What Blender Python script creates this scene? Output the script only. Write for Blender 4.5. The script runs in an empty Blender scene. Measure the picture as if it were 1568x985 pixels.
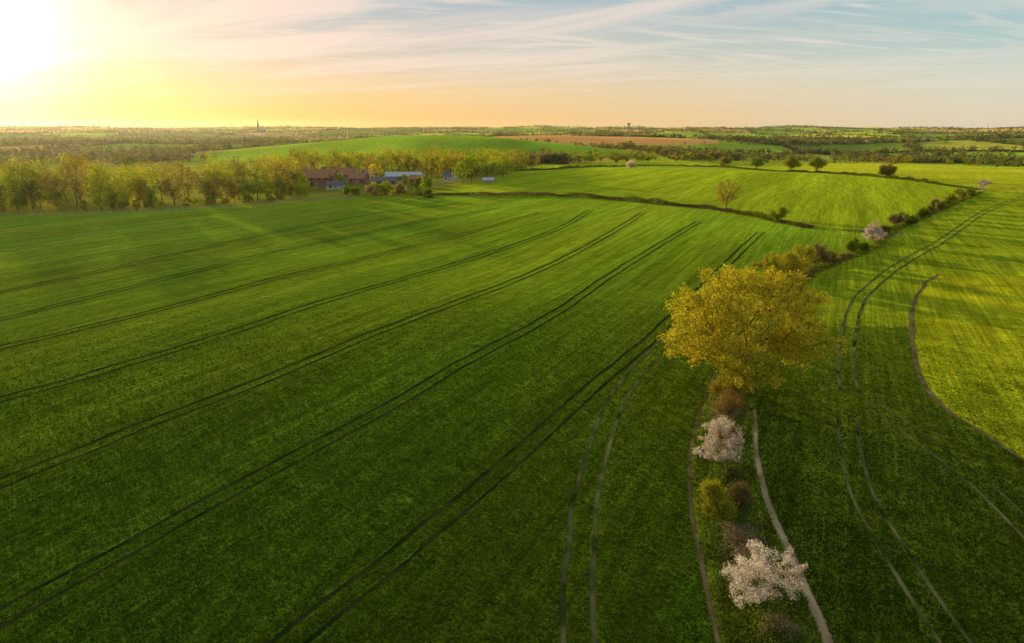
import bpy, math, numpy as np, time
from mathutils import Vector
T0=time.time()
rng=np.random.default_rng(7)
R=math.radians
scene=bpy.context.scene
scene.view_settings.view_transform='Standard'
scene.view_settings.look='None'
scene.view_settings.exposure=0
CAMH=30.0; PITCH=R(15.7); FP=1045.0

# ------------------------------------------------------------------ terrain
def ss(v,a,b):
    t=np.clip((v-a)/(b-a),0,1); return t*t*(3-2*t)
def H(x,y):
    x=np.asarray(x,float); y=np.asarray(y,float)
    r=np.hypot(x,y)
    n=0.45*np.sin(x*0.021+1.3)*np.cos(y*0.017)+0.3*np.sin(x*0.035+y*0.028)
    s1=ss(r,420,1250); s2=ss(r,1150,6500)
    m=np.clip(0.6+r/2600,0,2.2)
    z=n-22*s1+58*s2
    z=z+s1*m*(5.5*np.sin(x/310+0.7)*np.sin(y/420+1)+3.3*np.sin(x/170-y/230)+2*np.sin(x/97+2)*np.sin(y/131))
    z=z+43*np.exp(-((x+150)/360)**2-((y-1230)/250)**2)
    z=z+42*np.exp(-((x-150)/420)**2-((y-1900)/300)**2)
    z=z+20*np.exp(-((x-1300)/600)**2-((y-1900)/380)**2)+18*np.exp(-((x+1200)/500)**2-((y-1700)/380)**2)
    return z
def g(px,py):
    """bearing/depression survey reading -> point on the terrain"""
    u=(px-784)/FP; v=(492.5-py)/FP
    d=np.array([u, math.cos(PITCH)+v*math.sin(PITCH), -math.sin(PITCH)+v*math.cos(PITCH)])
    t=np.geomspace(20,9000,4000)
    P=d[None]*t[:,None]; z=P[:,2]+CAMH
    below=np.nonzero(z<H(P[:,0],P[:,1]))[0]
    i=below[0] if len(below) else len(t)-1
    if i==0: i=1
    z0=z[i-1]-H(P[i-1,0],P[i-1,1]); z1=z[i]-H(P[i,0],P[i,1])
    f=z0/(z0-z1) if z0!=z1 else 0
    tt=t[i-1]+(t[i]-t[i-1])*f
    return np.array([d[0]*tt,d[1]*tt])
def gl(pts): return np.array([g(*p) for p in pts])
def inpoly(x,y,poly):
    ins=np.zeros(x.shape,bool); n=len(poly); j=n-1
    for i in range(n):
        xi,yi=poly[i]; xj,yj=poly[j]
        c=((yi>y)!=(yj>y))&(x<(xj-xi)*(y-yi)/((yj-yi) if yj!=yi else 1e-9)+xi)
        ins^=c; j=i
    return ins
def smooth(pts,step=1.0):
    P=np.asarray(pts,float)
    Q=np.vstack([2*P[0]-P[1],P,2*P[-1]-P[-2]])
    out=[]
    for i in range(1,len(Q)-2):
        p0,p1,p2,p3=Q[i-1:i+3]
        n=max(2,int(np.linalg.norm(p2-p1)/step))
        t=np.linspace(0,1,n,endpoint=False)[:,None]
        out.append(0.5*((2*p1)+(-p0+p2)*t+(2*p0-5*p1+4*p2-p3)*t**2+(-p0+3*p1-3*p2+p3)*t**3))
    out.append(P[-1:])
    return np.vstack(out)
def vnoise(x,y,seed=0):
    xi=np.floor(x).astype(int); yi=np.floor(y).astype(int)
    fx=x-xi; fy=y-yi; fx=fx*fx*(3-2*fx); fy=fy*fy*(3-2*fy)
    def h(a,b):
        n=np.sin(a*127.1+b*311.7+seed*17.3)*43758.5453
        return n-np.floor(n)
    return (h(xi,yi)*(1-fx)+h(xi+1,yi)*fx)*(1-fy)+(h(xi,yi+1)*(1-fx)+h(xi+1,yi+1)*fx)*fy

# ------------------------------------------------------------------ layout
MID_HEDGE=gl([(600,300),(690,299),(760,300),(820,300),(900,303),(1000,312),(1100,322),(1200,342),(1240,350)])
FARHEDGE=gl([(790,262),(870,258),(960,255),(1080,256),(1157,261),(1270,266),(1360,273),(1440,283),(1500,291)])
P_MID=gl([(600,300),(690,299),(820,300),(900,303),(1000,312),(1100,322),(1200,342),(1300,360),(1400,330),(1470,306),(1505,291),(1430,281),(1360,273),(1270,266),(1080,256),(960,255),(870,258),(790,262),(740,275),(650,290)])
P_MID2=gl([(790,262),(870,258),(960,255),(1080,256),(1270,266),(1360,273),(1430,281),(1505,291),(1580,300),(1800,305),(1800,262),(1568,256),(1400,250),(1200,246),(1000,245),(880,249),(820,256)])
P_YEL=gl([(1437,420),(1405,445),(1395,490),(1403,555),(1420,600),(1462,637),(1520,670),(1568,705),(1700,790),(2000,900),(2400,600),(2000,425)])
P_VERGE=gl([(1104,1000),(1084,900),(1063,800),(1058,700),(1074,630),(1095,580),(1150,470),(1200,425),(1240,415),(1225,440),(1180,520),(1158,610),(1156,680),(1170,740),(1195,810),(1235,900),(1275,1000)])
P_RIGHT=gl([(1275,1000),(1235,900),(1195,810),(1170,740),(1156,680),(1158,610),(1180,520),(1225,440),(1280,398),(1340,375),(1400,348),(1440,328),(1505,291),(1580,298),(1800,305),(2600,420),(2600,1000)])
P_WOOD=gl([(-300,345),(0,329),(120,326),(230,322),(330,316),(430,311),(520,304),(600,299),(700,288),(780,268),(760,252),(400,246),(0,252),(-300,260)])
_a,_b=g(300,780),g(950,410); ROWANG=math.degrees(math.atan2(_b[1]-_a[1],_b[0]-_a[0]))
ca,sa=math.cos(R(ROWANG)),math.sin(R(ROWANG))

CELL=310.0
def cellinfo(x,y):
    xs=x/CELL; ys=y/(CELL*1.2)
    ix=np.floor(xs).astype(int); iy=np.floor(ys).astype(int)
    f1=np.full(x.shape,9.); f2=np.full(x.shape,9.); cid=np.zeros(x.shape)
    for dx in (-1,0,1):
        for dy in (-1,0,1):
            a=ix+dx; b=iy+dy
            h1=np.sin(a*12.98+b*78.23)*43758.54; h1-=np.floor(h1)
            h2=np.sin(a*39.34+b*11.13)*24634.63; h2-=np.floor(h2)
            d=np.maximum(np.abs(a+.15+.7*h1-xs),np.abs(b+.15+.7*h2-ys))*0.6+0.4*np.hypot(a+.15+.7*h1-xs,b+.15+.7*h2-ys)
            n1=d<f1
            f2=np.where(n1,f1,np.minimum(f2,d)); cid=np.where(n1,(a*7.31+b*3.77),cid); f1=np.where(n1,d,f1)
    c=np.sin(cid*91.7)*9317.3; c-=np.floor(c)
    return c,(f2-f1)*CELL*0.5
PAL=np.array([[.07,.13,.018],[.085,.15,.018],[.05,.08,.018],[.12,.14,.03],[.05,.11,.018],[.16,.115,.06],[.05,.09,.018],[.10,.13,.03],[.13,.11,.055],[.07,.14,.018]])
HILLF=lambda x,y:((x+130)/380)**2+((y-1130)/230)**2
BROWNF=lambda x,y:((x-140)/390)**2+((y-1790)/170)**2
def gcol(x,y):
    r=np.hypot(x,y)
    uu=x*ca+y*sa; vv=-x*sa+y*ca
    C=np.tile(np.array([.046,.088,.006]),(len(x),1))
    v=vnoise(x/30,y/30,3)[:,None]
    bay=vnoise(uu/130,vv/8,13)[:,None]; pat=vnoise(x/55+7,y/55,41)[:,None]
    C=C*(0.74+0.12*v+.26*bay+.22*pat)
    C[:,0]*=(.90+.3*vnoise(uu/200,vv/14,44))
    # crop colour lightened with distance: shade between near blades put into the colour
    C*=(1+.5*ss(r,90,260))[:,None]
    m=inpoly(x,y,P_RIGHT); C[m]=np.array([.050,.084,.007])*(0.75+0.4*v[m])
    m2=m&(y>105); C[m2]=np.array([.095,.145,.008])*(0.82+0.36*vnoise(x[m2]/30,y[m2]/12,31)[:,None])
    m=inpoly(x,y,P_YEL); C[m]=np.array([.145,.19,.008])*(0.7+0.5*vnoise(x[m]/3,y[m]/3,5)[:,None])
    m=inpoly(x,y,P_MID); C[m]=np.array([.095,.15,.008])*(0.8+0.4*vnoise(uu[m]/90,vv[m]/7,13)[:,None])
    m=inpoly(x,y,P_MID2)&~inpoly(x,y,P_MID); C[m]=np.array([.115,.16,.010])*(0.8+0.4*vnoise(x[m]/90,y[m]/14,14)[:,None])
    m=inpoly(x,y,P_VERGE); C[m]=np.array([.12,.17,.018])*(0.5+0.8*vnoise(x[m]/2,y[m]/2,9)[:,None])
    c,e=cellinfo(x,y)
    far=(r>640)|((r>330)&(x<-30)&~inpoly(x,y,P_MID)&~inpoly(x,y,P_MID2))
    far&=~inpoly(x,y,P_MID2)
    C[far]=PAL[(c[far]*len(PAL)).astype(int)%len(PAL)]*(0.85+0.3*v[far])
    hm=HILLF(x,y)<1; C[hm]=np.array([.075,.15,.012])*(.75+.5*vnoise(x[hm]/60,y[hm]/160,6)[:,None])
    bm=(BROWNF(x,y)<1)&~hm; C[bm]=np.array([.155,.105,.06])*(.8+.4*vnoise(x[bm]/90,y[bm]/160,6)[:,None])
    wm=inpoly(x,y,P_WOOD); C[wm]=np.array([.08,.10,.018])*(0.7+0.7*v[wm])
    return C

# ------------------------------------------------------------------ mesh utils
def link(o,parent=None):
    scene.collection.objects.link(o)
    if parent: o.parent=parent
    return o
def empty(name,loc=(0,0,0)):
    e=bpy.data.objects.new(name,None); e.empty_display_size=.5; e.location=loc; return link(e)
def qmesh(name,V,F,mat,col=None,parent=None,smoothf=False):
    me=bpy.data.meshes.new(name)
    V=np.ascontiguousarray(V,np.float32); F=np.ascontiguousarray(F,np.int32)
    me.vertices.add(len(V)); me.vertices.foreach_set('co',V.ravel())
    k=F.shape[1]
    me.loops.add(F.size); me.loops.foreach_set('vertex_index',F.ravel())
    me.polygons.add(len(F)); me.polygons.foreach_set('loop_start',np.arange(0,F.size,k,dtype=np.int32))
    me.polygons.foreach_set('loop_total',np.full(len(F),k,np.int32))
    if smoothf: me.polygons.foreach_set('use_smooth',np.ones(len(F),bool))
    me.update(calc_edges=True)
    if col is not None:
        a=me.color_attributes.new('Col','FLOAT_COLOR','POINT')
        a.data.foreach_set('color',np.hstack([col,np.ones((len(col),1))]).astype(np.float32).ravel())
    me.materials.append(mat)
    return link(bpy.data.objects.new(name,me),parent)
def unit(v): return v/np.maximum(np.linalg.norm(v,axis=1,keepdims=True),1e-9)
def leafgeo(c,size,col,aspect=.65,upbias=0.0,r=rng):
    n=len(c)
    N=unit(r.normal(size=(n,3))+np.array([0,0,upbias]))
    A=unit(np.cross(N,r.normal(size=(n,3)))); B=np.cross(N,A)
    s=np.asarray(size).reshape(-1,1)*np.ones((n,1))
    V=np.stack([c+A*s,c+B*s*aspect+N*s*.15,c-A*s,c-B*s*aspect+N*s*.15],1).reshape(-1,3)
    F=np.arange(4*n).reshape(n,4)
    return V,F,np.repeat(col,4,0)
def merge(parts):
    Vs=[];Fs=[];Cs=[];o=0
    for V,F,C in parts:
        Vs.append(V);Fs.append(F+o);Cs.append(C);o+=len(V)
    return np.vstack(Vs),np.vstack(Fs),np.vstack(Cs)
def tubes(p0,p1,r0,r1,k=5):
    d=unit(p1-p0); ref=np.where(np.abs(d[:,2:3])>.9,np.array([[1.,0,0]]),np.array([[0,0,1.]]))
    a=unit(np.cross(d,ref)); b=np.cross(d,a); n=len(p0)
    th=np.arange(k)*2*np.pi/k
    ring=a[:,None]*np.cos(th)[None,:,None]+b[:,None]*np.sin(th)[None,:,None]
    V=np.concatenate([p0[:,None]+ring*r0[:,None,None],p1[:,None]+ring*r1[:,None,None]],1)
    base=np.arange(n)[:,None]*2*k
    i=np.arange(k); j=(i+1)%k
    F=np.stack([base+i,base+j,base+k+j,base+k+i],2).reshape(-1,4)
    return V.reshape(-1,3),F

# ------------------------------------------------------------------ materials
def newmat(name):
    m=bpy.data.materials.new(name); m.use_nodes=True
    nt=m.node_tree; nt.nodes.clear()
    return m,nt,nt.nodes.new('ShaderNodeOutputMaterial')
def foliage_mat(name,trans=.5,tt=(1.2,1.15,.4)):
    m,nt,out=newmat(name); N=nt.nodes; L=nt.links
    at=N.new('ShaderNodeAttribute'); at.attribute_name='Col'
    d=N.new('ShaderNodeBsdfDiffuse'); t=N.new('ShaderNodeBsdfTranslucent')
    mu=N.new('ShaderNodeMix'); mu.data_type='RGBA'; mu.blend_type='MULTIPLY'; mu.inputs[0].default_value=1
    mu.inputs[7].default_value=(*tt,1); L.new(at.outputs['Color'],mu.inputs[6])
    mx=N.new('ShaderNodeMixShader'); mx.inputs[0].default_value=trans
    L.new(at.outputs['Color'],d.inputs[0]); L.new(mu.outputs[2],t.inputs[0])
    L.new(d.outputs[0],mx.inputs[1]); L.new(t.outputs[0],mx.inputs[2]); L.new(mx.outputs[0],out.inputs[0])
    return m
M_LEAF=foliage_mat('leaves')
M_GRASS=foliage_mat('grass_blades',.5)
M_PETAL=foliage_mat('blossom_petals',.4,tt=(1,.97,.9))
def simple(name,c1,c2,scale=3,rough=.9,bump=.3):
    m,nt,out=newmat(name); N=nt.nodes; L=nt.links
    tc=N.new('ShaderNodeTexCoord'); no=N.new('ShaderNodeTexNoise'); no.inputs['Scale'].default_value=scale; no.inputs['Detail'].default_value=3
    L.new(tc.outputs['Object'],no.inputs['Vector'])
    mx=N.new('ShaderNodeMix'); mx.data_type='RGBA'; mx.inputs[6].default_value=(*c1,1); mx.inputs[7].default_value=(*c2,1)
    L.new(no.outputs[0],mx.inputs[0])
    b=N.new('ShaderNodeBsdfPrincipled'); b.inputs['Roughness'].default_value=rough
    b.inputs['Specular IOR Level'].default_value=.2
    L.new(mx.outputs[2],b.inputs['Base Color']); L.new(b.outputs[0],out.inputs[0]); return m
def trackmat(name,c1,c2,edge=.75,patch=.5,scale=1.3):
    """worn ground: ragged edges and patches where the crop grows through"""
    m,nt,out=newmat(name); N=nt.nodes; L=nt.links
    geo=N.new('ShaderNodeNewGeometry')
    no=N.new('ShaderNodeTexNoise'); no.inputs['Scale'].default_value=scale; no.inputs['Detail'].default_value=4; no.inputs['Roughness'].default_value=.7; L.new(geo.outputs['Position'],no.inputs['Vector'])
    n2=N.new('ShaderNodeTexNoise'); n2.inputs['Scale'].default_value=scale*.35; n2.inputs['Detail'].default_value=3; L.new(geo.outputs['Position'],n2.inputs['Vector'])
    mx=N.new('ShaderNodeMix'); mx.data_type='RGBA'; mx.inputs[6].default_value=(*c1,1); mx.inputs[7].default_value=(*c2,1)
    mrn=N.new('ShaderNodeMapRange'); L.new(n2.outputs[0],mrn.inputs[0]); mrn.inputs[1].default_value=.35; mrn.inputs[2].default_value=.65
    L.new(mrn.outputs[0],mx.inputs[0])
    at=N.new('ShaderNodeAttribute'); at.attribute_name='Col'
    a1=N.new('ShaderNodeMath'); a1.operation='MULTIPLY_ADD'; L.new(at.outputs['Fac'],a1.inputs[0]); a1.inputs[1].default_value=edge; L.new(no.outputs[0],a1.inputs[2])
    al=N.new('ShaderNodeMapRange'); L.new(a1.outputs[0],al.inputs[0]); al.inputs[1].default_value=.5+patch*.25; al.inputs[2].default_value=.5+patch*.25+.35; al.inputs[3].default_value=1; al.inputs[4].default_value=0
    d=N.new('ShaderNodeBsdfDiffuse'); L.new(mx.outputs[2],d.inputs[0])
    tr=N.new('ShaderNodeBsdfTransparent'); ms=N.new('ShaderNodeMixShader'); L.new(al.outputs[0],ms.inputs[0]); L.new(tr.outputs[0],ms.inputs[1]); L.new(d.outputs[0],ms.inputs[2])
    L.new(ms.outputs[0],out.inputs[0]); return m
M_BARK=simple('bark',(.07,.05,.03),(.14,.10,.06),4)
M_DIRT=trackmat('dry_dirt',(.24,.17,.08),(.50,.37,.20),.7,.9)
M_DIRT2=trackmat('brown_dirt',(.11,.075,.03),(.24,.165,.075),.7,.7)
M_RUT=trackmat('crushed_crop_soil',(.012,.023,.003),(.045,.05,.012),.7,.5,.8)
M_RUT2=trackmat('dry_rut_soil',(.02,.034,.006),(.19,.17,.06),.7,.3,.7)
M_WOODP=simple('weathered_wood',(.3,.25,.18),(.45,.38,.3),6)

def ground_mat():
    m,nt,out=newmat('farmland'); N=nt.nodes; L=nt.links
    at=N.new('ShaderNodeAttribute'); at.attribute_name='Col'
    geo=N.new('ShaderNodeNewGeometry')
    def noise(scale,detail,rough=.6,vec=None):
        n=N.new('ShaderNodeTexNoise'); n.inputs['Scale'].default_value=scale; n.inputs['Detail'].default_value=detail; n.inputs['Roughness'].default_value=rough
        L.new(vec or geo.outputs['Position'],n.inputs['Vector']); return n
    def mr(sock,a,b,c,d):
        q=N.new('ShaderNodeMapRange'); q.inputs[1].default_value=a;q.inputs[2].default_value=b;q.inputs[3].default_value=c;q.inputs[4].default_value=d
        L.new(sock,q.inputs[0]); return q.outputs[0]
    def math_(op,a,b):
        q=N.new('ShaderNodeMath'); q.operation=op
        for i,s in enumerate((a,b)):
            if isinstance(s,(int,float)): q.inputs[i].default_value=s
            else: L.new(s,q.inputs[i])
        return q.outputs[0]
    mp=N.new('ShaderNodeMapping'); mp.inputs['Rotation'].default_value=(0,0,R(-ROWANG)); mp.vector_type='POINT'
    L.new(geo.outputs['Position'],mp.inputs[0])
    def rown(sx,sy,det):
        mp2=N.new('ShaderNodeMapping'); mp2.inputs['Scale'].default_value=(sx,sy,1); L.new(mp.outputs[0],mp2.inputs[0]); return noise(1.0,det,.6,mp2.outputs[0])
    rows=rown(.05,2.0,2); rows2=rown(.015,.35,1)
    fine=noise(3.2,3,.8); mid=noise(.45,2,.6)
    f=math_('MULTIPLY',mr(fine.outputs[0],.3,.7,.5,1.5),mr(rows.outputs[0],.3,.7,.68,1.32))
    f=math_('MULTIPLY',f,mr(rows2.outputs[0],.3,.7,.84,1.16))
    f=math_('MULTIPLY',f,mr(mid.outputs[0],.3,.7,.84,1.18))
    vm=N.new('ShaderNodeVectorMath'); vm.operation='SCALE'; L.new(at.outputs['Color'],vm.inputs[0]); L.new(f,vm.inputs['Scale'])
    hgt=math_('ADD',math_('MULTIPLY',fine.outputs[0],.34),math_('ADD',math_('MULTIPLY',rows.outputs[0],.28),math_('MULTIPLY',mid.outputs[0],.5)))
    bp=N.new('ShaderNodeBump'); bp.inputs['Strength'].default_value=1; bp.inputs['Distance'].default_value=1.0
    L.new(hgt,bp.inputs['Height'])
    d=N.new('ShaderNodeBsdfDiffuse'); L.new(vm.outputs[0],d.inputs[0]); L.new(bp.outputs[0],d.inputs['Normal'])
    sh=N.new('ShaderNodeBsdfSheen'); sh.inputs['Roughness'].default_value=.5
    vs=N.new('ShaderNodeVectorMath'); vs.operation='MULTIPLY'; vs.inputs[1].default_value=(4.8,3.4,.9); L.new(vm.outputs[0],vs.inputs[0]); L.new(vs.outputs[0],sh.inputs[0])
    L.new(bp.outputs[0],sh.inputs['Normal'])
    ad=N.new('ShaderNodeAddShader'); L.new(d.outputs[0],ad.inputs[0]); L.new(sh.outputs[0],ad.inputs[1])
    L.new(ad.outputs[0],out.inputs[0]); return m
M_GROUND=ground_mat()

# ------------------------------------------------------------------ ground sheet
az=np.concatenate([np.arange(-180,-48,4.),np.arange(-48,48.01,.25),np.arange(52,180.1,4.)]); az[-1]=180
rad=np.concatenate([[.5],np.geomspace(4,26,14)[:-1],np.geomspace(26,14000,560)])
AZ,RR=np.meshgrid(np.radians(az),rad)
X=(RR*np.sin(AZ)).ravel(); Y=(RR*np.cos(AZ)).ravel()
V=np.stack([X,Y,H(X,Y)],1)
nr,na=AZ.shape
i,j=np.meshgrid(np.arange(nr-1),np.arange(na-1),indexing='ij')
F=np.stack([i*na+j,(i)*na+j+1,(i+1)*na+j+1,(i+1)*na+j],-1).reshape(-1,4)[:,::-1]
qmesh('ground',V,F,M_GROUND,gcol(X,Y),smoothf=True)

# ------------------------------------------------------------------ tracks
ALLTR=[]
def strip(lines,widths,zoff=.03,wob=.3,mask=.04):
    parts=[]
    for ln,w in zip(lines,widths):
        P=smooth(ln,.7); d=np.gradient(P,axis=0); d=unit(d); nrm=np.stack([-d[:,1],d[:,0]],1)
        w0,w1=w if isinstance(w,tuple) else (w,w)
        ws=np.linspace(w0,w1,len(P)); wm=(w0+w1)/2
        s=np.arange(len(P))*.7
        wl=ws*.5*(1+wob*(vnoise(s/1.6,s*0+wm*9,1)*2-1)); wr=ws*.5*(1+wob*(vnoise(s/1.6,s*0+wm*9+5,2)*2-1))
        off=(vnoise(s/5,s*0,4)-.5)[:,None]*wm*.4
        C=P+nrm*off; n=len(P)
        cols=[C+nrm*wl[:,None],C+nrm*wl[:,None]*.4,C-nrm*wr[:,None]*.4,C-nrm*wr[:,None]]
        Vv=np.vstack([np.c_[A,H(A[:,0],A[:,1])+zoff] for A in cols])
        E=np.repeat(np.array([1,0,0,1.]),n)[:,None]*np.ones((1,3))
        k=np.arange(n-1)
        Ff=np.vstack([np.stack([k+q*n,k+1+q*n,(q+1)*n+k+1,(q+1)*n+k],1)[:,::-1] for q in range(3)])
        parts.append((Vv,Ff,E))
        ALLTR.append((P[::2],wm*.5*.75+mask))
    return merge(parts)
def pair(pts,gap=1.8):
    P=smooth(gl(pts),3.); d=unit(np.gradient(P,axis=0)); n=np.stack([-d[:,1],d[:,0]],1)
    return [P+n*gap/2,P-n*gap/2]
def tracks(name,lines,widths,mat,**k):
    V,F,C=strip(lines,widths,**k); qmesh(name,V,F,mat,C)
TL=[ [(-60,462),(200,405),(430,355),(560,330),(700,312)],
     [(-60,503),(0,490),(250,428),(450,380),(620,345),(770,318)],
     [(-60,548),(0,533),(250,473),(480,413),(700,362),(830,325)],
     [(-60,632),(0,613),(160,568),(350,510),(520,455),(760,385),(860,348),(905,322)],
     [(-60,770),(0,742),(200,660),(400,583),(600,500),(800,425),(905,374),(960,342),(985,326)],
     [(-60,985),(0,948),(140,870),(300,782),(450,700),(600,620),(720,550),(850,480),(950,412),(1070,340)],
     [(410,1010),(455,975),(560,890),(700,778),(800,690),(900,600),(1000,515),(1090,428),(1165,355)] ]
lines=[]
for t in TL: lines+=pair(t,1.9)
tracks('tractor_tramlines',lines,[.75,.6,.7,.55,.8,.65,.76,.64,.70,.58,.68,.58,.62,.55],M_RUT)
tracks('headland_wheel_ruts',pair([(888,1010),(885,900),(888,850),(902,740),(940,620),(985,560),(1040,505)],1.9),[(.66,.42)]*2,M_RUT2)
tracks('field_wheel_ruts',pair([(1480,1010),(1385,870),(1322,760),(1302,690),(1296,640)],1.8)+pair([(1640,880),(1568,805),(1480,725),(1400,665),(1335,615)],1.8),[.42]*4,M_RUT2)
tracks('farm_track_ruts',pair([(1300,600),(1296,560),(1297,520),(1312,465),(1350,425),(1400,392),(1440,370),(1490,335),(1530,315),(1600,285)],2.0),[.62]*2,M_RUT2)
tracks('dirt_footpath',[gl([(1276,1005),(1234,900),(1192,812),(1168,742),(1157,690),(1155,628)])],[(.95,.45)],M_DIRT)
tracks('field_edge_path',[gl([(1102,1000),(1082,900),(1061,800),(1056,700),(1072,630),(1092,580),(1120,530)])],[.45],M_DIRT2)
tracks('meadow_path',[gl([(1437,420),(1415,436),(1400,465),(1395,500),(1402,550),(1412,585),(1432,612),(1462,637)]),gl([(1462,637),(1500,660),(1568,705),(1640,750)])],[.8,.5],M_DIRT2)
tracks('ditch_edge_path',[gl([(1228,432),(1255,410),(1290,393),(1340,374),(1380,358)])],[1.1],M_DIRT)
tracks('gateway_dirt_patch',[gl([(1290,352),(1320,354),(1350,362)])],[3.5],M_DIRT2)

# ------------------------------------------------------------------ grass blades
def trackmask(x,y):
    keep=np.ones(len(x),bool)
    for P,hw in ALLTR:
        S_=P
        for c0 in range(0,len(S_)-1,12):
            A=S_[c0:c0+12]; B=S_[c0+1:c0+13]; A=A[:len(B)]
            if not len(A): continue
            lo=np.minimum(A.min(0),B.min(0))-hw; hi=np.maximum(A.max(0),B.max(0))+hw
            idx=np.nonzero((x>lo[0])&(x<hi[0])&(y>lo[1])&(y<hi[1]))[0]
            if not len(idx): continue
            p=np.stack([x[idx],y[idx]],1); AB=B-A; L2=(AB**2).sum(1)+1e-9
            md=np.full(len(idx),9e9)
            for a,ab,l in zip(A,AB,L2):
                tt=np.clip(((p-a)@ab)/l,0,1); dd=p-a-tt[:,None]*ab
                md=np.minimum(md,(dd**2).sum(1))
            keep[idx[md<hw*hw]]=False
    return keep
NB=320000
a=np.radians(rng.uniform(-46,46,NB)); r=np.exp(rng.uniform(math.log(29),math.log(130),NB))
x=r*np.sin(a); y=r*np.cos(a)
k=rng.random(len(x))<np.clip((130-r)/75,0,1); x=x[k];y=y[k];r=r[k]
k=trackmask(x,y); x=x[k];y=y[k];r=r[k]
ver=inpoly(x,y,P_VERGE)
n=len(x); hgt=(.10+.08*rng.random(n))*(1+.8*ver)
uu=x*ca+y*sa; vv=-x*sa+y*ca
w=(.032+.026*rng.random(n))*(r/45)**.9
rown=vnoise(uu*.25,vv*1.7,8); clump=.5*vnoise(x*1.3,y*1.3,8)+.5*rown; hgt*=.5+.95*clump
th=rng.uniform(0,2*np.pi,n); dx=np.cos(th)*w; dy=np.sin(th)*w
lx=rng.normal(size=n)*hgt*.55; ly=rng.normal(size=n)*hgt*.55
z=H(x,y)
V=np.stack([np.c_[x-dx,y-dy,z],np.c_[x+dx,y+dy,z],np.c_[x+dx*.35+lx,y+dy*.35+ly,z+hgt],np.c_[x-dx*.35+lx,y-dy*.35+ly,z+hgt]],1).reshape(-1,3)
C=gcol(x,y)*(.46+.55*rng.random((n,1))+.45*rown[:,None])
C[inpoly(x,y,P_YEL)&(rng.random(n)<.15)]=[.60,.50,.02]
qmesh('crop_grass',V,np.arange(4*n).reshape(n,4),M_GRASS,np.repeat(C,4,0))

# ------------------------------------------------------------------ trees
def colonize(att,trunk,step,infl,kill,iters,r):
    nodes=[np.array(p,float) for p in trunk]; par=[-1]+list(range(len(trunk)-1))
    att=att.copy(); nd=np.full(len(att),9e9); ni=np.zeros(len(att),int)
    for i_,p in enumerate(nodes):
        d=np.linalg.norm(att-p,axis=1); m=d<nd; nd[m]=d[m]; ni[m]=i_
    for it in range(iters):
        act=nd<infl
        if not act.any(): break
        N=len(nodes); acc=np.zeros((N,3)); np.add.at(acc,ni[act],unit(att[act]-np.array(nodes)[ni[act]]))
        ids=np.unique(ni[act]); new=[]
        for q in ids:
            d=acc[q]; l=np.linalg.norm(d)
            if l<1e-3: continue
            d=d/l+r.normal(size=3)*.18+np.array([0,0,.05]); d/=np.linalg.norm(d)
            new.append((q,nodes[q]+d*step))
        for q,p in new:
            nodes.append(p); par.append(q); i_=len(nodes)-1
            d=np.linalg.norm(att-p,axis=1); m=d<nd; nd[m]=d[m]; ni[m]=i_
        k=nd>kill; att=att[k]; nd=nd[k]; ni=ni[k]
        if not len(att): break
        if len(nodes)>7000: break
    return np.array(nodes),np.array(par)
def crown_points(n,rx,rz,cz,zmin,r,clumps=50,cs=.2,hollow=.45):
    u=unit(r.normal(size=(clumps*4,3))); u=u[u[:,2]>-.8]
    rr=hollow+(1-hollow)*r.random(len(u))**.6
    c=u*rr[:,None]*np.array([rx,rx,rz])*.9+np.array([0,0,cz]); c=c[c[:,2]>zmin][:clumps]
    q=c[r.integers(0,len(c),n)]+r.normal(size=(n,3))*cs*np.array([rx,rx,rz*.8])*.6
    return q[q[:,2]>zmin*.85]
def tree(name,pos,height,rx,trunk_h,leafcol,nleaf,lsize,natt=700,seed=1,step=.5,r0=.018,spread=.3,clumps=50,zmin=None,mat=None,cs=.2,leafpart='foliage',hollow=.45,colvar=.35,maxr=None):
    r=np.random.default_rng(seed); mat=mat or M_LEAF
    zmin=zmin if zmin is not None else trunk_h*.8
    rz=(height-zmin)/2*1.0; cz=zmin+rz
    att=crown_points(natt,rx,rz,cz,zmin,r,clumps,cs,hollow)
    nt=max(3,int(trunk_h/step)); tr=[(r.normal()*.03*i_*step,r.normal()*.03*i_*step,step*i_-.2) for i_ in range(nt+1)]
    nodes,par=colonize(att,tr,step,height*1.2,step*1.4,90,r)
    n=len(nodes); pw=2.35; R2=np.zeros(n)
    for i_ in range(n-1,0,-1):
        if R2[i_]==0: R2[i_]=r0**pw
        R2[par[i_]]+=R2[i_]
    rad_=R2**(1/pw)
    rad_[:2]*=1.25
    if maxr: rad_=np.minimum(rad_,maxr*(1+.3*(np.arange(n)<2)))
    idx=np.arange(1,n)
    V,F=tubes(nodes[par[idx]],nodes[idx],np.maximum(rad_[idx],rad_[par[idx]]*.6),rad_[idx],5)
    x,y=pos; e=empty(name,(x,y,float(H(x,y))))
    qmesh('trunk_and_branches',V,F,M_BARK,parent=e,smoothf=True)
    tips=nodes[(rad_<r0*3.2)&(nodes[:,2]>zmin*.7)]
    if len(tips)==0: tips=nodes[nt:]
    ti=r.integers(0,len(tips),nleaf)
    c=tips[ti]+r.normal(size=(nleaf,3))*spread
    tb=r.random(len(tips))[ti][:,None]
    base=np.array(leafcol)
    if base.ndim==2:
        mixf=(vnoise(c[:,0]*.4+3,c[:,2]*.4+c[:,1]*.3,seed)+r.normal(size=nleaf)*.15).clip(0,1)[:,None]
        col=base[0]*(1-mixf)+base[1]*mixf
    else: col=np.tile(base,(nleaf,1))
    col=col*(1-colvar+2*colvar*(.5*tb+.5*r.random((nleaf,1))))
    V,F,C=leafgeo(c,lsize*(.6+.8*r.random(nleaf)),col,r=r)
    qmesh(leafpart,V,F,mat,C,parent=e)
    return e
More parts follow.
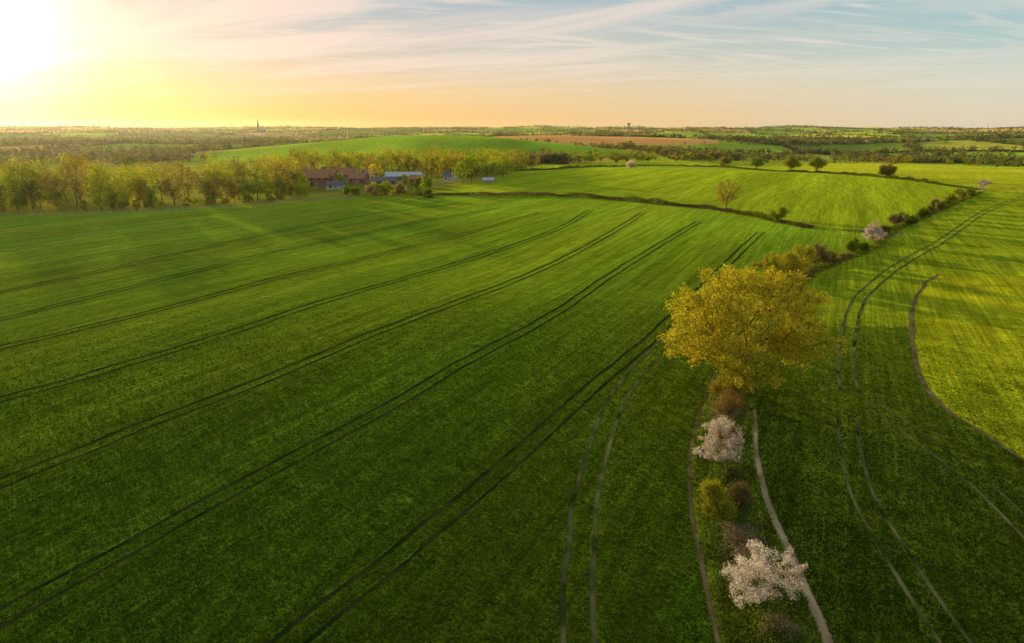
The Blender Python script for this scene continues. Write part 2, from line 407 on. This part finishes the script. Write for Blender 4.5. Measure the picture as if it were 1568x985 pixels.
OAK=g(1130,600)
tree('oak_tree',OAK,15.2,10.1,1.8,[(.60,.46,.035),(.44,.42,.035)],62000,.112,natt=2900,seed=23,step=.45,spread=.27,clumps=160,zmin=.9,cs=.14,r0=.024,maxr=.65,hollow=.42,colvar=.4)
def bush(name,pos,rx,h,col,n,ls,seed=1,natt=160,mat=None,part='foliage',colvar=.35,spread=.2):
    return tree(name,pos,h,rx,.35,col,n,ls,natt=natt,seed=seed,step=max(.18,h/14),spread=spread,clumps=16,zmin=.15,mat=mat,r0=.012,leafpart=part,hollow=.2,cs=.3,colvar=colvar)
WHITE=[(.82,.70,.56),(.62,.50,.36)]
bush('blossom_tree',g(1163,935),2.4,4.7,WHITE,10000,.05,seed=3,natt=420,mat=M_PETAL,part='blossom',spread=.12)
bush('blossom_tree',g(1098,712),1.95,4.5,WHITE,8000,.055,seed=4,natt=300,mat=M_PETAL,part='blossom',spread=.13)
bush('blossom_tree',g(1338,372),3.2,6.6,WHITE,8000,.12,seed=5,natt=250,mat=M_PETAL,part='blossom')
bush('blossom_tree',g(1505,293),3.2,6.5,WHITE,3500,.18,seed=6,natt=120,mat=M_PETAL,part='blossom')
bush('hawthorn_bush',g(1101,795),1.6,3.4,[(.26,.27,.02),(.32,.30,.025)],14000,.06,seed=7)
BR=[(.22,.16,.06),(.30,.23,.11)]
bush('bare_shrub',g(1115,640),1.6,3.4,[(.30,.19,.06),(.20,.15,.05)],7000,.05,seed=8,natt=300)
bush('bare_shrub',g(1133,780),1.3,2.6,[(.16,.12,.05),(.12,.14,.03)],5000,.06,seed=9)
bush('bare_shrub',g(1118,745),1.3,1.8,[(.12,.12,.04),(.10,.13,.03)],5000,.07,seed=10)
bush('bare_shrub',g(1128,838),1.3,1.2,[(.24,.19,.13),(.18,.13,.08)],1800,.05,seed=13,natt=300)
bush('bare_shrub',g(1150,860),1.1,1.1,[(.24,.19,.13),(.18,.13,.08)],1500,.05,seed=14,natt=300)
bush('bare_shrub',g(1110,680),1.1,2.4,[(.24,.16,.06),(.16,.13,.04)],3500,.05,seed=15)
bush('bare_shrub',g(1190,975),1.2,1.3,[(.24,.19,.11),(.14,.14,.05)],1800,.05,seed=16,natt=300)
bush('golden_shrub',g(1120,615),2.3,4.4,[(.42,.31,.04),(.30,.25,.04)],10000,.07,seed=12,natt=300)
SH=[(1180,432,3.2,6.4,[(.50,.39,.03),(.34,.31,.03)]),(1205,428,2.8,6.4,[(.50,.40,.03),(.34,.32,.03)]),(1228,424,3.1,7.4,[(.52,.44,.04),(.38,.36,.03)]),(1252,408,2.4,5.8,BR),(1302,388,1.6,3.8,[(.24,.3,.02),(.32,.32,.02)]),(1371,350,2.6,5.2,BR),(1392,347,2.6,3.8,[(.14,.18,.02),(.19,.22,.02)]),(1190,341,3.2,5.4,[(.26,.29,.02),(.2,.24,.02)]),(655,303,2.,4.,[(.2,.27,.02),(.15,.19,.02)]),(466,303,4.,7.,[(.36,.4,.02),(.28,.33,.02)]),
 (1268,402,1.6,2.6,[(.3,.25,.05),(.2,.2,.04)]),(1355,362,1.8,3.,[(.2,.25,.02),(.2,.18,.03)]),(1410,338,2.2,4.4,[(.2,.25,.02),(.2,.24,.02)]),(1432,328,2.8,5.4,BR),(1452,318,2.8,5.6,[(.34,.35,.03),(.2,.24,.02)]),(1470,309,2.8,5.4,[(.38,.32,.04),(.25,.24,.03)]),(1486,302,2.6,4.6,[(.24,.28,.03),(.2,.24,.02)]),(1320,386,1.4,2.4,[(.2,.24,.02),(.2,.2,.03)]),(1420,333,2.2,4.,[(.3,.24,.05),(.22,.2,.04)]),(1442,323,2.2,3.6,[(.16,.2,.02),(.2,.24,.02)])]
for q,(px,py,rx,h,c) in enumerate(SH):
    bush('hedgerow_shrub',g(px,py),rx,h,c,4800,.135,seed=20+q,natt=110,spread=.3)
tree('young_oak_tree',g(1111,326),13.0,4.8,2.5,[(.42,.33,.06),(.34,.28,.06)],6500,.12,natt=600,seed=41,step=.55,zmin=2.2,r0=.03,clumps=40)
for q,(px,py,h,rx,c) in enumerate([(1110,257,11,6.4,[(.34,.28,.06),(.28,.26,.05)]),(1157,260,11.5,6.6,[(.29,.34,.03),(.24,.28,.03)]),(1210,263,12,7.4,[(.32,.34,.03),(.26,.28,.03)]),(1250,264,12.5,7.,[(.32,.33,.03),(.26,.28,.03)]),(1356,274,9.5,4.9,[(.34,.25,.06),(.28,.23,.05)]),(966,259,6,5,WHITE),(1498,252,12,7,[(.42,.36,.05),(.3,.28,.05)]),(1200,244,10,6,[(.4,.36,.05),(.3,.28,.05)])]):
    tree('field_tree',g(px,py),h,rx,1.6,c,5000,.32,natt=200,seed=60+q,step=.9,zmin=1.2,r0=.05,clumps=45,spread=.7,hollow=.3)

# masses -----------------------------------------------------------
def masstree(parts,twigs,x,y,h,rx,col,nq,ls,r,trunk=True):
    z=float(H(x,y)); zmin=h*.08; rz=(h-zmin)/2; cz=zmin+rz
    nc=max(3,int(nq/45)+4)
    u=unit(r.normal(size=(nc,3))); rr=.35+.6*r.random(nc)**.7
    c=u*rr[:,None]*np.array([rx,rx,rz])+np.array([0,0,cz])
    ci=r.integers(0,nc,nq)
    p=c[ci]+r.normal(size=(nq,3))*np.array([rx,rx,rz*.8])*.19
    p[:,2]=np.maximum(p[:,2],zmin*.5)
    sh=(.75+.5*r.random(nc))[ci][:,None]*(.75+.5*r.random((nq,1)))
    V,F,C=leafgeo(p+np.array([x,y,z]),ls*(.6+.8*r.random(nq)),np.array(col)*sh,r=r,aspect=.8)
    parts.append((V,F,C))
    if trunk:
        P0=[np.array([0,0,-.3])]; P1=[np.array([0,0,h*.45])]; r0=[h*.014]; r1=[h*.009]
        for q in range(min(nc,9)):
            P0.append(np.array([0,0,h*(.18+.25*r.random())])); P1.append(c[q]); r0.append(h*.007); r1.append(h*.003)
        o=np.array([x,y,z])
        Vt,Ft=tubes(np.array(P0)+o,np.array(P1)+o,np.array(r0),np.array(r1),4)
        twigs.append((Vt,Ft,np.tile(np.array([.07,.05,.03]),(len(Vt),1))))
TREEPAL=np.array([[.40,.42,.015],[.46,.44,.02],[.30,.35,.02],[.42,.32,.04],[.30,.24,.05],[.36,.40,.02],[.20,.25,.02],[.48,.38,.03]])
r=np.random.default_rng(5)
parts=[];tw=[]
front=smooth(gl([(-330,348),(-150,337),(0,328),(110,326),(225,322),(330,316),(400,312),(448,308)]),2.)
cum=np.r_[0,np.cumsum(np.linalg.norm(np.diff(front,axis=0),axis=1))]
for row,(back,h0,h1,sp,nq) in enumerate([(2,2,6,5.5,200),(5,6,15,7.5,650),(13,11,22,8.0,800),(24,14,23,9.5,800),(40,15,24,10,450),(60,15,22,11,400),(82,14,21,12,400),(112,14,20,13,400)]):
    s=0
    while s<cum[-1]:
        k=min(np.searchsorted(cum,s),len(front)-1); p=front[k]
        dv=p/np.linalg.norm(p); p=p+dv*(back+r.normal()*2.5)+r.normal(size=2)*1.5
        tone=vnoise(np.array([s/26.]),np.array([row*.7]),55)[0]
        h=h0+(h1-h0)*(.5*tone+.5*r.random())
        col=TREEPAL[int((.5*tone+.5*r.random())*7.99)]
        if r.random()>.10: masstree(parts,tw,p[0],p[1],h,max(1.8,h*r.uniform(.26,.42)),col,nq,.38,r,trunk=h>7)
        s+=sp*r.uniform(.5,1.7)
V_,F_,C_=merge(parts); qmesh('woodland_trees',V_,F_,M_LEAF,C_)
V_,F_,C_=merge(tw); qmesh('woodland_trunks',V_,F_,M_BARK)
parts=[];tw=[]
for px,t in zip(r.uniform(440,800,330),r.uniform(0,1,330)):
    lo=302-(px-440)*.10; hi=257
    py=hi+(lo-hi)*t**1.5
    if 462<px<660 and 268<py<300: 
        if r.random()<.86: continue
    p=g(px,py); h=r.uniform(4,8) if py>280 else r.uniform(9,19)
    masstree(parts,tw,p[0],p[1],h,h*r.uniform(.34,.46),TREEPAL[r.integers(0,len(TREEPAL))],400,.44,r)
for px,py,h in [(745,276,19),(722,278,16),(770,273,14),(708,282,12),(690,258,20),(672,258,20),(735,260,20),(650,260,17),(573,302,7),(590,302,7),(612,300,6),(895,250,15),(880,250,13),(905,250,12),(530,299,4),(545,300,4),(462,298,8),(655,292,7),(640,286,5),(455,290,10)]:
    p=g(px,py); masstree(parts,tw,p[0],p[1],h,h*.45,[.28,.35,.015] if px not in(573,612) else [.4,.32,.14],700,.42,r)
V_,F_,C_=merge(parts); qmesh('village_trees',V_,F_,M_LEAF,C_)
V_,F_,C_=merge(tw); qmesh('village_tree_trunks',V_,F_,M_BARK)
parts=[];tw=[]
for px in r.uniform(830,1640,340):
    cl=vnoise(np.array([px/30.]),np.array([2.]),77)[0]
    if cl<.26: continue
    py=246.5+max(0,px-1200)*.02+r.normal()*1.6
    p=g(px,py); h=r.uniform(5,15)
    masstree(parts,tw,p[0],p[1],h,h*r.uniform(.38,.5),TREEPAL[r.integers(0,len(TREEPAL))]*.8,130,.8,r,False)
V_,F_,C_=merge(parts); qmesh('field_boundary_trees',V_,F_,M_LEAF,C_)

# hedges
def hedge(name,line,w,h,dens,ls,cols,seed):
    r=np.random.default_rng(seed); P=smooth(line,1.); d=unit(np.gradient(P,axis=0)); nn=np.stack([-d[:,1],d[:,0]],1)
    L_=np.linalg.norm(np.diff(P,axis=0),axis=1).sum(); n=int(L_*dens); k=r.integers(0,len(P),n)
    hv=.35+1.1*vnoise(k/6.,k*0.+seed,seed)
    hh=h*hv; off=r.normal(size=n)*w*.3
    xy=P[k]+nn[k]*off[:,None]+r.normal(size=(n,2))*.4
    z=H(xy[:,0],xy[:,1])+hh*r.random(n)**.8*(1-.4*np.abs(off)/w)
    c=np.array(cols); ci=(vnoise(k/9.,k*0.+3,seed+1)*len(c)*.999).astype(int)
    V,F,C=leafgeo(np.c_[xy,z],ls*(.6+.8*r.random(n)),c[ci]*(.6+.8*r.random((n,1))),r=r)
    qmesh(name,V,F,M_LEAF,C)
HB=[(.15,.11,.05),(.19,.14,.06),(.14,.16,.02)]
hedge('hedgerow',MID_HEDGE,2.2,1.9,110,.2,HB,1)
hedge('hedgerow',FARHEDGE,2.5,1.7,60,.3,[(.16,.19,.02),(.14,.16,.02)],2)
hedge('hedgerow',gl([(1215,440),(1240,420),(1280,402),(1335,380),(1370,352),(1400,338),(1430,326),(1470,308),(1500,295)]),2.2,1.1,110,.17,HB+[(.22,.24,.02),(.19,.23,.02)],3)
hedge('bramble_hedge',gl([(1205,1010),(1175,930),(1150,870),(1128,800),(1112,740),(1108,690),(1112,640),(1125,590)]),2.0,.9,800,.06,[(.20,.15,.10),(.30,.25,.19),(.13,.18,.02),(.16,.13,.07)],5)
hedge('hedgerow',gl([(660,303),(640,296),(632,285)]),2,1.6,90,.25,[(.14,.18,.02)],6)

# distant hedgerow trees and woods
NC=1300000
a=np.radians(r.uniform(-46,46,NC)); q=r.uniform(0,1,NC); rr=430+q**1.35*6600
x=rr*np.sin(a); y=rr*np.cos(a)
c,e=cellinfo(x,y); wood=(vnoise(x/360,y/220,21)*.65+vnoise(x/120,y/110,22)*.35)
hed=(e<4.5)&(r.random(NC)<.60)
wd=(wood>np.where(rr<1400,.57,.63))&(r.random(NC)<.045)
ridge=(rr>5700)&(r.random(NC)<.03)
lone=r.random(NC)<.0010
ok=(hed|wd|ridge|lone)&~inpoly(x,y,P_MID2)&~inpoly(x,y,P_MID)&(HILLF(x,y)>1.02)&~((BROWNF(x,y)<1)&(e<1e9))
ok&=~((rr<640)&(x>-30))&~inpoly(x,y,P_WOOD)
x=x[ok];y=y[ok];rr=rr[ok];isw=(wd|ridge|lone)[ok]
n=len(x)
big=isw|(r.random(n)<.42)
h=np.where(big,r.uniform(6,14,n),r.uniform(1.8,3.5,n)); rx=np.where(big,h*.42,r.uniform(3,6,n))
DP=np.array([[.17,.18,.04],[.20,.20,.045],[.21,.16,.07],[.11,.13,.04],[.24,.21,.05],[.18,.14,.07]])
tcol=DP[r.integers(0,len(DP),n)]*(.8+.4*r.random((n,1)))
nq=np.where(rr<1300,50,np.where(rr<2600,18,7))
ti=np.repeat(np.arange(n),nq); m=len(ti)
u=unit(r.normal(size=(m,3)))*(r.random((m,1))**.4)
p=np.c_[x[ti]+u[:,0]*rx[ti],y[ti]+u[:,1]*rx[ti],H(x,y)[ti]+h[ti]*(.5+.5*u[:,2])]
s=rx[ti]*np.where(rr<1300,.24,np.where(rr<2600,.34,.5))[ti]
V,F,C=leafgeo(p,s*(.6+.8*r.random(m)),tcol[ti]*(.65+.7*r.random((m,1))),aspect=.85,r=r)
qmesh('distant_trees',V,F,M_LEAF,C)

# ------------------------------------------------------------------ buildings
M_BRICK=simple('brick',(.24,.12,.07),(.34,.18,.11),3); M_TILE=simple('red_clay_tiles',(.30,.13,.065),(.42,.20,.10),4)
M_SLATE=simple('slate',(.10,.10,.11),(.16,.16,.17),4); M_WHITE=simple('white_render',(.45,.42,.36),(.6,.56,.5),2)
M_METAL=simple('pale_metal_roof',(.38,.40,.43),(.52,.54,.57),1); M_GLASS=simple('window_glass',(.02,.025,.03),(.04,.05,.06),2,.2,0)
M_STONE=simple('stone',(.2,.18,.15),(.3,.27,.22),.5)
def part(name,V,F,mat,parent):
    me=bpy.data.meshes.new(name); me.from_pydata([tuple(v) for v in V],[],F); me.materials.append(mat); me.update()
    return link(bpy.data.objects.new(name,me),parent)
def box(x0,x1,y0,y1,z0,z1):
    return [(x0,y0,z0),(x1,y0,z0),(x1,y1,z0),(x0,y1,z0),(x0,y0,z1),(x1,y0,z1),(x1,y1,z1),(x0,y1,z1)],[(0,3,2,1),(4,5,6,7),(0,1,5,4),(1,2,6,5),(2,3,7,6),(3,0,4,7)]
def boxes(bs):
    V=[];F=[]
    for b in bs:
        v,f=box(*b); o=len(V); V+=v; F+=[tuple(i_+o for i_ in q) for q in f]
    return V,F
def house(name,px,py,L_,W,h,rh,rot,wm,rm,chim=True,storeys=2):
    p=g(px,py); e=empty(name,(p[0],p[1],float(H(*p))-.2)); e.rotation_euler=(0,0,R(rot))
    a,b=L_/2,W/2
    part('walls',[(-a,-b,0),(a,-b,0),(a,b,0),(-a,b,0),(-a,-b,h),(a,-b,h),(a,b,h),(-a,b,h),(-a,0,h+rh),(a,0,h+rh)],[(0,1,5,4),(1,2,6,9,5),(2,3,7,6),(3,0,4,8,7)],wm,e)
    o=.4; s=rh/b; t=.18
    V=[(-a-o,-b-o,h-o*s+t),(a+o,-b-o,h-o*s+t),(a+o,0,h+rh+t),(-a-o,0,h+rh+t),(a+o,b+o,h-o*s+t),(-a-o,b+o,h-o*s+t)]
    V+=[(v[0],v[1],v[2]-t*.8) for v in V]
    part('roof',V,[(0,1,2,3),(3,2,4,5),(6,9,8,7),(9,11,10,8),(0,6,7,1),(5,4,10,11),(1,7,8,2),(2,8,10,4),(0,3,9,6),(3,5,11,9)],rm,e)
    bs=[]
    nw=max(2,int(L_/3.2))
    for st in range(storeys):
        for k in range(nw):
            xc=-a+(k+.5)*L_/nw; z=1.0+st*2.6
            if st==0 and k==nw//2: continue
            if z+1.2<h:
                bs.append((xc-.5,xc+.5,-b-.05,-b+.02,z,z+1.2)); bs.append((xc-.5,xc+.5,b-.02,b+.05,z,z+1.2))
    if bs: V,F=boxes(bs); part('windows',V,F,M_GLASS,e)
    V,F=boxes([(-.5+a*.1,.5+a*.1,-b-.06,-b+.02,0.2,2.2)]); part('door',V,F,M_WOODP,e)
    if chim: V,F=boxes([(a*.6-.4,a*.6+.4,-.4,.4,h+rh*.6,h+rh+1.4),(-a*.6-.4,-a*.6+.4,-.4,.4,h+rh*.6,h+rh+1.4)]); part('chimneys',V,F,M_BRICK,e)
    return e
house('brick_farmhouse',484,285,15,8.5,5,4.2,12,M_BRICK,M_TILE)
house('brick_house',506,280,11,7,4.6,3.4,-30,M_BRICK,M_TILE)
house('brick_cottage',530,277,13,7.5,4.0,3.6,15,M_BRICK,M_TILE)
house('brick_cottage',550,281,10,6.5,3.4,3.0,-15,M_BRICK,M_TILE)
house('rendered_cottage',570,275,10,6.5,3.8,3.2,60,M_WHITE,M_TILE)
house('farm_outbuilding',514,290,9,5,2.4,1.8,5,M_WHITE,M_SLATE,False,1)
house('long_barn',619,276,22,9,2.8,2.2,4,M_BRICK,M_METAL,False,1)
house('farm_barn',592,283,11,6,2.4,1.9,8,M_BRICK,M_SLATE,False,1)
house('tiled_barn',640,280,9,6,2.4,2.2,-10,M_BRICK,M_TILE,False,1)
house('slate_roof_house',690,277,8,6,3.2,2.4,-12,M_WHITE,M_SLATE)
house('field_shed',748,280,6,4,1.8,1.2,0,M_WOODP,M_METAL,False,1)
for q,(px,py) in enumerate([(1255,218),(1300,220),(1330,219),(806,208),(1420,214),(1180,214),(1275,221)]):
    house('distant_farmhouse',px,py,16,9,5,3.5,r.uniform(-30,30),M_WHITE,M_SLATE if q%2 else M_TILE)
def at(px,dist): 
    u=(px-784)/FP; d=np.array([u,math.cos(PITCH)+.27*math.sin(PITCH)]); d/=np.linalg.norm(d); return d*dist
p=at(397,3800); zg=float(H(*p)); e=empty('church_with_spire',(p[0],p[1],zg)) 
top=CAMH+3800*15/FP-zg; top=max(top,30)
tw_=top*.5
V,F=boxes([(-4.5,4.5,-4.5,4.5,0,tw_)]); part('tower',V,F,M_STONE,e)
part('spire',[(-3.9,-3.9,tw_),(3.9,-3.9,tw_),(3.9,3.9,tw_),(-3.9,3.9,tw_),(0,0,top)],[(0,1,4),(1,2,4),(2,3,4),(3,0,4)],M_SLATE,e)
part('nave',[(4.5,-6,0),(34,-6,0),(34,6,0),(4.5,6,0),(4.5,-6,10),(34,-6,10),(34,6,10),(4.5,6,10),(4.5,0,16),(34,0,16)],[(0,1,5,4),(1,2,6,9,5),(2,3,7,6),(3,0,4,8,7),(4,5,9,8),(6,7,8,9)],M_STONE,e)
p=at(962,3800); zg=float(H(*p)); e=empty('water_tower',(p[0],p[1],zg)); top=max(CAMH+3800*9/FP-zg,26)
V,F=tubes(np.array([[0,0,0.],[0,0,top-9],[0,0,top-7]]),np.array([[0,0,top-8.5],[0,0,top-7],[0,0,top]]),np.array([3.2,3.5,9.]),np.array([3.2,9.,9.]),16)
qmesh('tank_and_stem',V,F,M_STONE,parent=e)
part('tank_lid',[(9*math.cos(t),9*math.sin(t),top) for t in np.arange(16)*math.pi/8],[tuple(range(16))],M_STONE,e)
for px in (605,405,1140,870,1425,1510,733,1242):
    p=at(px,4200); zg=float(H(*p)); top=CAMH+4200*r.uniform(5,8)/FP-zg
    e=empty('lattice_mast',(p[0],p[1],zg))
    cs=np.array([[-1,-1],[1,-1],[1,1],[-1,1]])*2.2
    P0=[];P1=[]
    for c_ in cs: P0.append([c_[0],c_[1],0]);P1.append([c_[0]*.15,c_[1]*.15,top])
    for k in range(6):
        f0=1-k/6*.85; z0=top*k/6; f1=1-(k+1)/6*.85; z1=top*(k+1)/6
        for q in range(4): P0.append([*(cs[q]*f0),z0]);P1.append([*(cs[(q+1)%4]*f1),z1])
    V,F=tubes(np.array(P0,float),np.array(P1,float),np.full(len(P0),.35),np.full(len(P0),.3),4); qmesh('lattice',V,F,M_METAL,parent=e)

# fence
line=smooth(gl([(-200,341),(-60,334),(0,332),(120,330),(230,326),(330,320),(430,314),(500,308),(560,304)]),1.)
P0=[];P1=[];rr_=[]
pts=line[::3]
for a_,b_ in zip(pts[:-1],pts[1:]):
    za,zb=float(H(*a_)),float(H(*b_))
    P0.append([*a_,za-.2]);P1.append([*a_,za+1.4]);rr_.append(.09)
    for z in (.6,1.2): P0.append([*a_,za+z]);P1.append([*b_,zb+z]);rr_.append(.06)
V,F=tubes(np.array(P0),np.array(P1),np.array(rr_),np.array(rr_),4); qmesh('wooden_fence',V,F,M_WOODP)

# ------------------------------------------------------------------ sun, sky, haze
SAZ=R(-36); SEL=R(6.0)
S=Vector((math.sin(SAZ)*math.cos(SEL),math.cos(SAZ)*math.cos(SEL),math.sin(SEL)))
ld=bpy.data.lights.new('sun','SUN'); ld.energy=5; ld.angle=R(.6); ld.color=(1,.80,.48)
lo=bpy.data.objects.new('sun',ld); lo.rotation_euler=S.to_track_quat('Z','Y').to_euler(); link(lo)
w=bpy.data.worlds.new('World'); scene.world=w; w.use_nodes=True; nt=w.node_tree; nt.nodes.clear(); N=nt.nodes; L=nt.links
out=N.new('ShaderNodeOutputWorld'); bg=N.new('ShaderNodeBackground'); STR=.1; bg.inputs[1].default_value=STR
sky=N.new('ShaderNodeTexSky'); sky.sky_type='NISHITA'; sky.sun_disc=False; sky.sun_elevation=SEL; sky.sun_rotation=SAZ%(2*math.pi); sky.dust_density=1.0
tc=N.new('ShaderNodeTexCoord'); nm=N.new('ShaderNodeVectorMath'); nm.operation='NORMALIZE'; L.new(tc.outputs['Generated'],nm.inputs[0])
sp=N.new('ShaderNodeSeparateXYZ'); L.new(nm.outputs[0],sp.inputs[0])
def M(op,*a):
    q=N.new('ShaderNodeMath'); q.operation=op
    for i_,s_ in enumerate(a):
        if isinstance(s_,(int,float)): q.inputs[i_].default_value=s_
        else: L.new(s_,q.inputs[i_])
    return q.outputs[0]
def MR(s_,a,b,c=0,d=1):
    q=N.new('ShaderNodeMapRange'); L.new(s_,q.inputs[0])
    for i_,v in enumerate((a,b,c,d)): q.inputs[i_+1].default_value=v
    return q.outputs[0]
def ramp(s_,stops):
    q=N.new('ShaderNodeValToRGB'); L.new(s_,q.inputs[0]); el=q.color_ramp.elements
    while len(el)<len(stops): el.new(.5)
    for e_,(p_,c_) in zip(el,stops): e_.position=p_; e_.color=(*c_,1)
    return q.outputs[0]
def MIX(f,a,b,mode='MIX'):
    q=N.new('ShaderNodeMix'); q.data_type='RGBA'; q.blend_type=mode; q.clamp_result=False
    for s_,i_ in ((f,0),(a,6),(b,7)):
        if isinstance(s_,(int,float)): q.inputs[i_].default_value=s_
        elif isinstance(s_,tuple): q.inputs[i_].default_value=(*s_,1)
        else: L.new(s_,q.inputs[i_])
    return q.outputs[2]
dt=N.new('ShaderNodeVectorMath'); dt.operation='DOT_PRODUCT'; L.new(nm.outputs[0],dt.inputs[0]); dt.inputs[1].default_value=S
dot=dt.outputs['Value']
zz=MR(sp.outputs[2],0,.5)
sunside=ramp(zz,[(0,(.98,.50,.08)),(.10,(.94,.62,.27)),(.2,(.72,.62,.52)),(.33,(.46,.53,.58)),(1,(.32,.42,.54))])
away=ramp(zz,[(0,(.86,.72,.50)),(.10,(.74,.72,.58)),(.2,(.48,.64,.62)),(.33,(.33,.54,.62)),(1,(.24,.38,.54))])
base=MIX(MR(dot,.35,.95),away,sunside)
iz=M('DIVIDE',1.0,M('ADD',M('MAXIMUM',sp.outputs[2],0.0),.07))
cb=N.new('ShaderNodeCombineXYZ'); L.new(M('MULTIPLY',sp.outputs[0],iz),cb.inputs[0]); L.new(M('MULTIPLY',sp.outputs[1],iz),cb.inputs[1])
def cirrus(rot,sx,sy,scale,lo,hi,dist):
    mp=N.new('ShaderNodeMapping'); mp.inputs['Rotation'].default_value=(0,0,R(rot)); L.new(cb.outputs[0],mp.inputs[0])
    mq=N.new('ShaderNodeMapping'); mq.inputs['Scale'].default_value=(sx,sy,1); L.new(mp.outputs[0],mq.inputs[0])
    no=N.new('ShaderNodeTexNoise'); no.inputs['Scale'].default_value=scale; no.inputs['Detail'].default_value=7; no.inputs['Roughness'].default_value=.62; no.inputs['Distortion'].default_value=dist; L.new(mq.outputs[0],no.inputs['Vector'])
    return MR(no.outputs[0],lo,hi)
cf=M('MAXIMUM',cirrus(28,.2,.9,1.1,.44,.62,1.2),M('MULTIPLY',cirrus(-15,.35,1.3,1.7,.47,.66,2.0),.85))
cf=M('MULTIPLY',cf,MR(sp.outputs[2],.02,.09))
ccol=MIX(MR(dot,.4,.97),(.82,.78,.68),(1.0,.77,.66))
base=MIX(M('MULTIPLY',cf,.82),base,ccol)
gl1=M('POWER',M('MAXIMUM',dot,0.0),260.); gl2=M('POWER',M('MAXIMUM',dot,0.0),40.)
g1=N.new('ShaderNodeVectorMath'); g1.operation='SCALE'; g1.inputs[0].default_value=(1.2,1.0,.7); L.new(gl1,g1.inputs['Scale'])
g2=N.new('ShaderNodeVectorMath'); g2.operation='SCALE'; g2.inputs[0].default_value=(.2,.13,.03); L.new(gl2,g2.inputs['Scale'])
ad=N.new('ShaderNodeVectorMath'); L.new(g1.outputs[0],ad.inputs[0]); L.new(g2.outputs[0],ad.inputs[1])
ad2=N.new('ShaderNodeVectorMath'); L.new(base,ad2.inputs[0]); L.new(ad.outputs[0],ad2.inputs[1])
sc=N.new('ShaderNodeVectorMath'); sc.operation='SCALE'; sc.inputs['Scale'].default_value=1/STR; L.new(ad2.outputs[0],sc.inputs[0])
fin=MIX(.9,sky.outputs[0],sc.outputs[0])
L.new(fin,bg.inputs[0]); L.new(bg.outputs[0],out.inputs[0])
# evening haze: thin real scattering air over the fields
V,F=box(-8000,8000,-300,9000,-60,110)
m,nt,out=newmat('evening_haze'); vs=nt.nodes.new('ShaderNodeVolumeScatter'); vs.inputs['Density'].default_value=.000022; vs.inputs['Anisotropy'].default_value=.66; vs.inputs['Color'].default_value=(1,.92,.76,1)
nt.links.new(vs.outputs[0],out.inputs['Volume'])
part('atmosphere_haze',V,F,m,None)

cam=bpy.data.cameras.new('camera'); cam.lens=24; cam.sensor_width=36; cam.clip_end=30000; cam.clip_start=.5
co=bpy.data.objects.new('camera',cam); co.location=(0,0,CAMH); co.rotation_euler=(R(90)-PITCH,0,0); link(co); scene.camera=co
print('done',time.time()-T0)
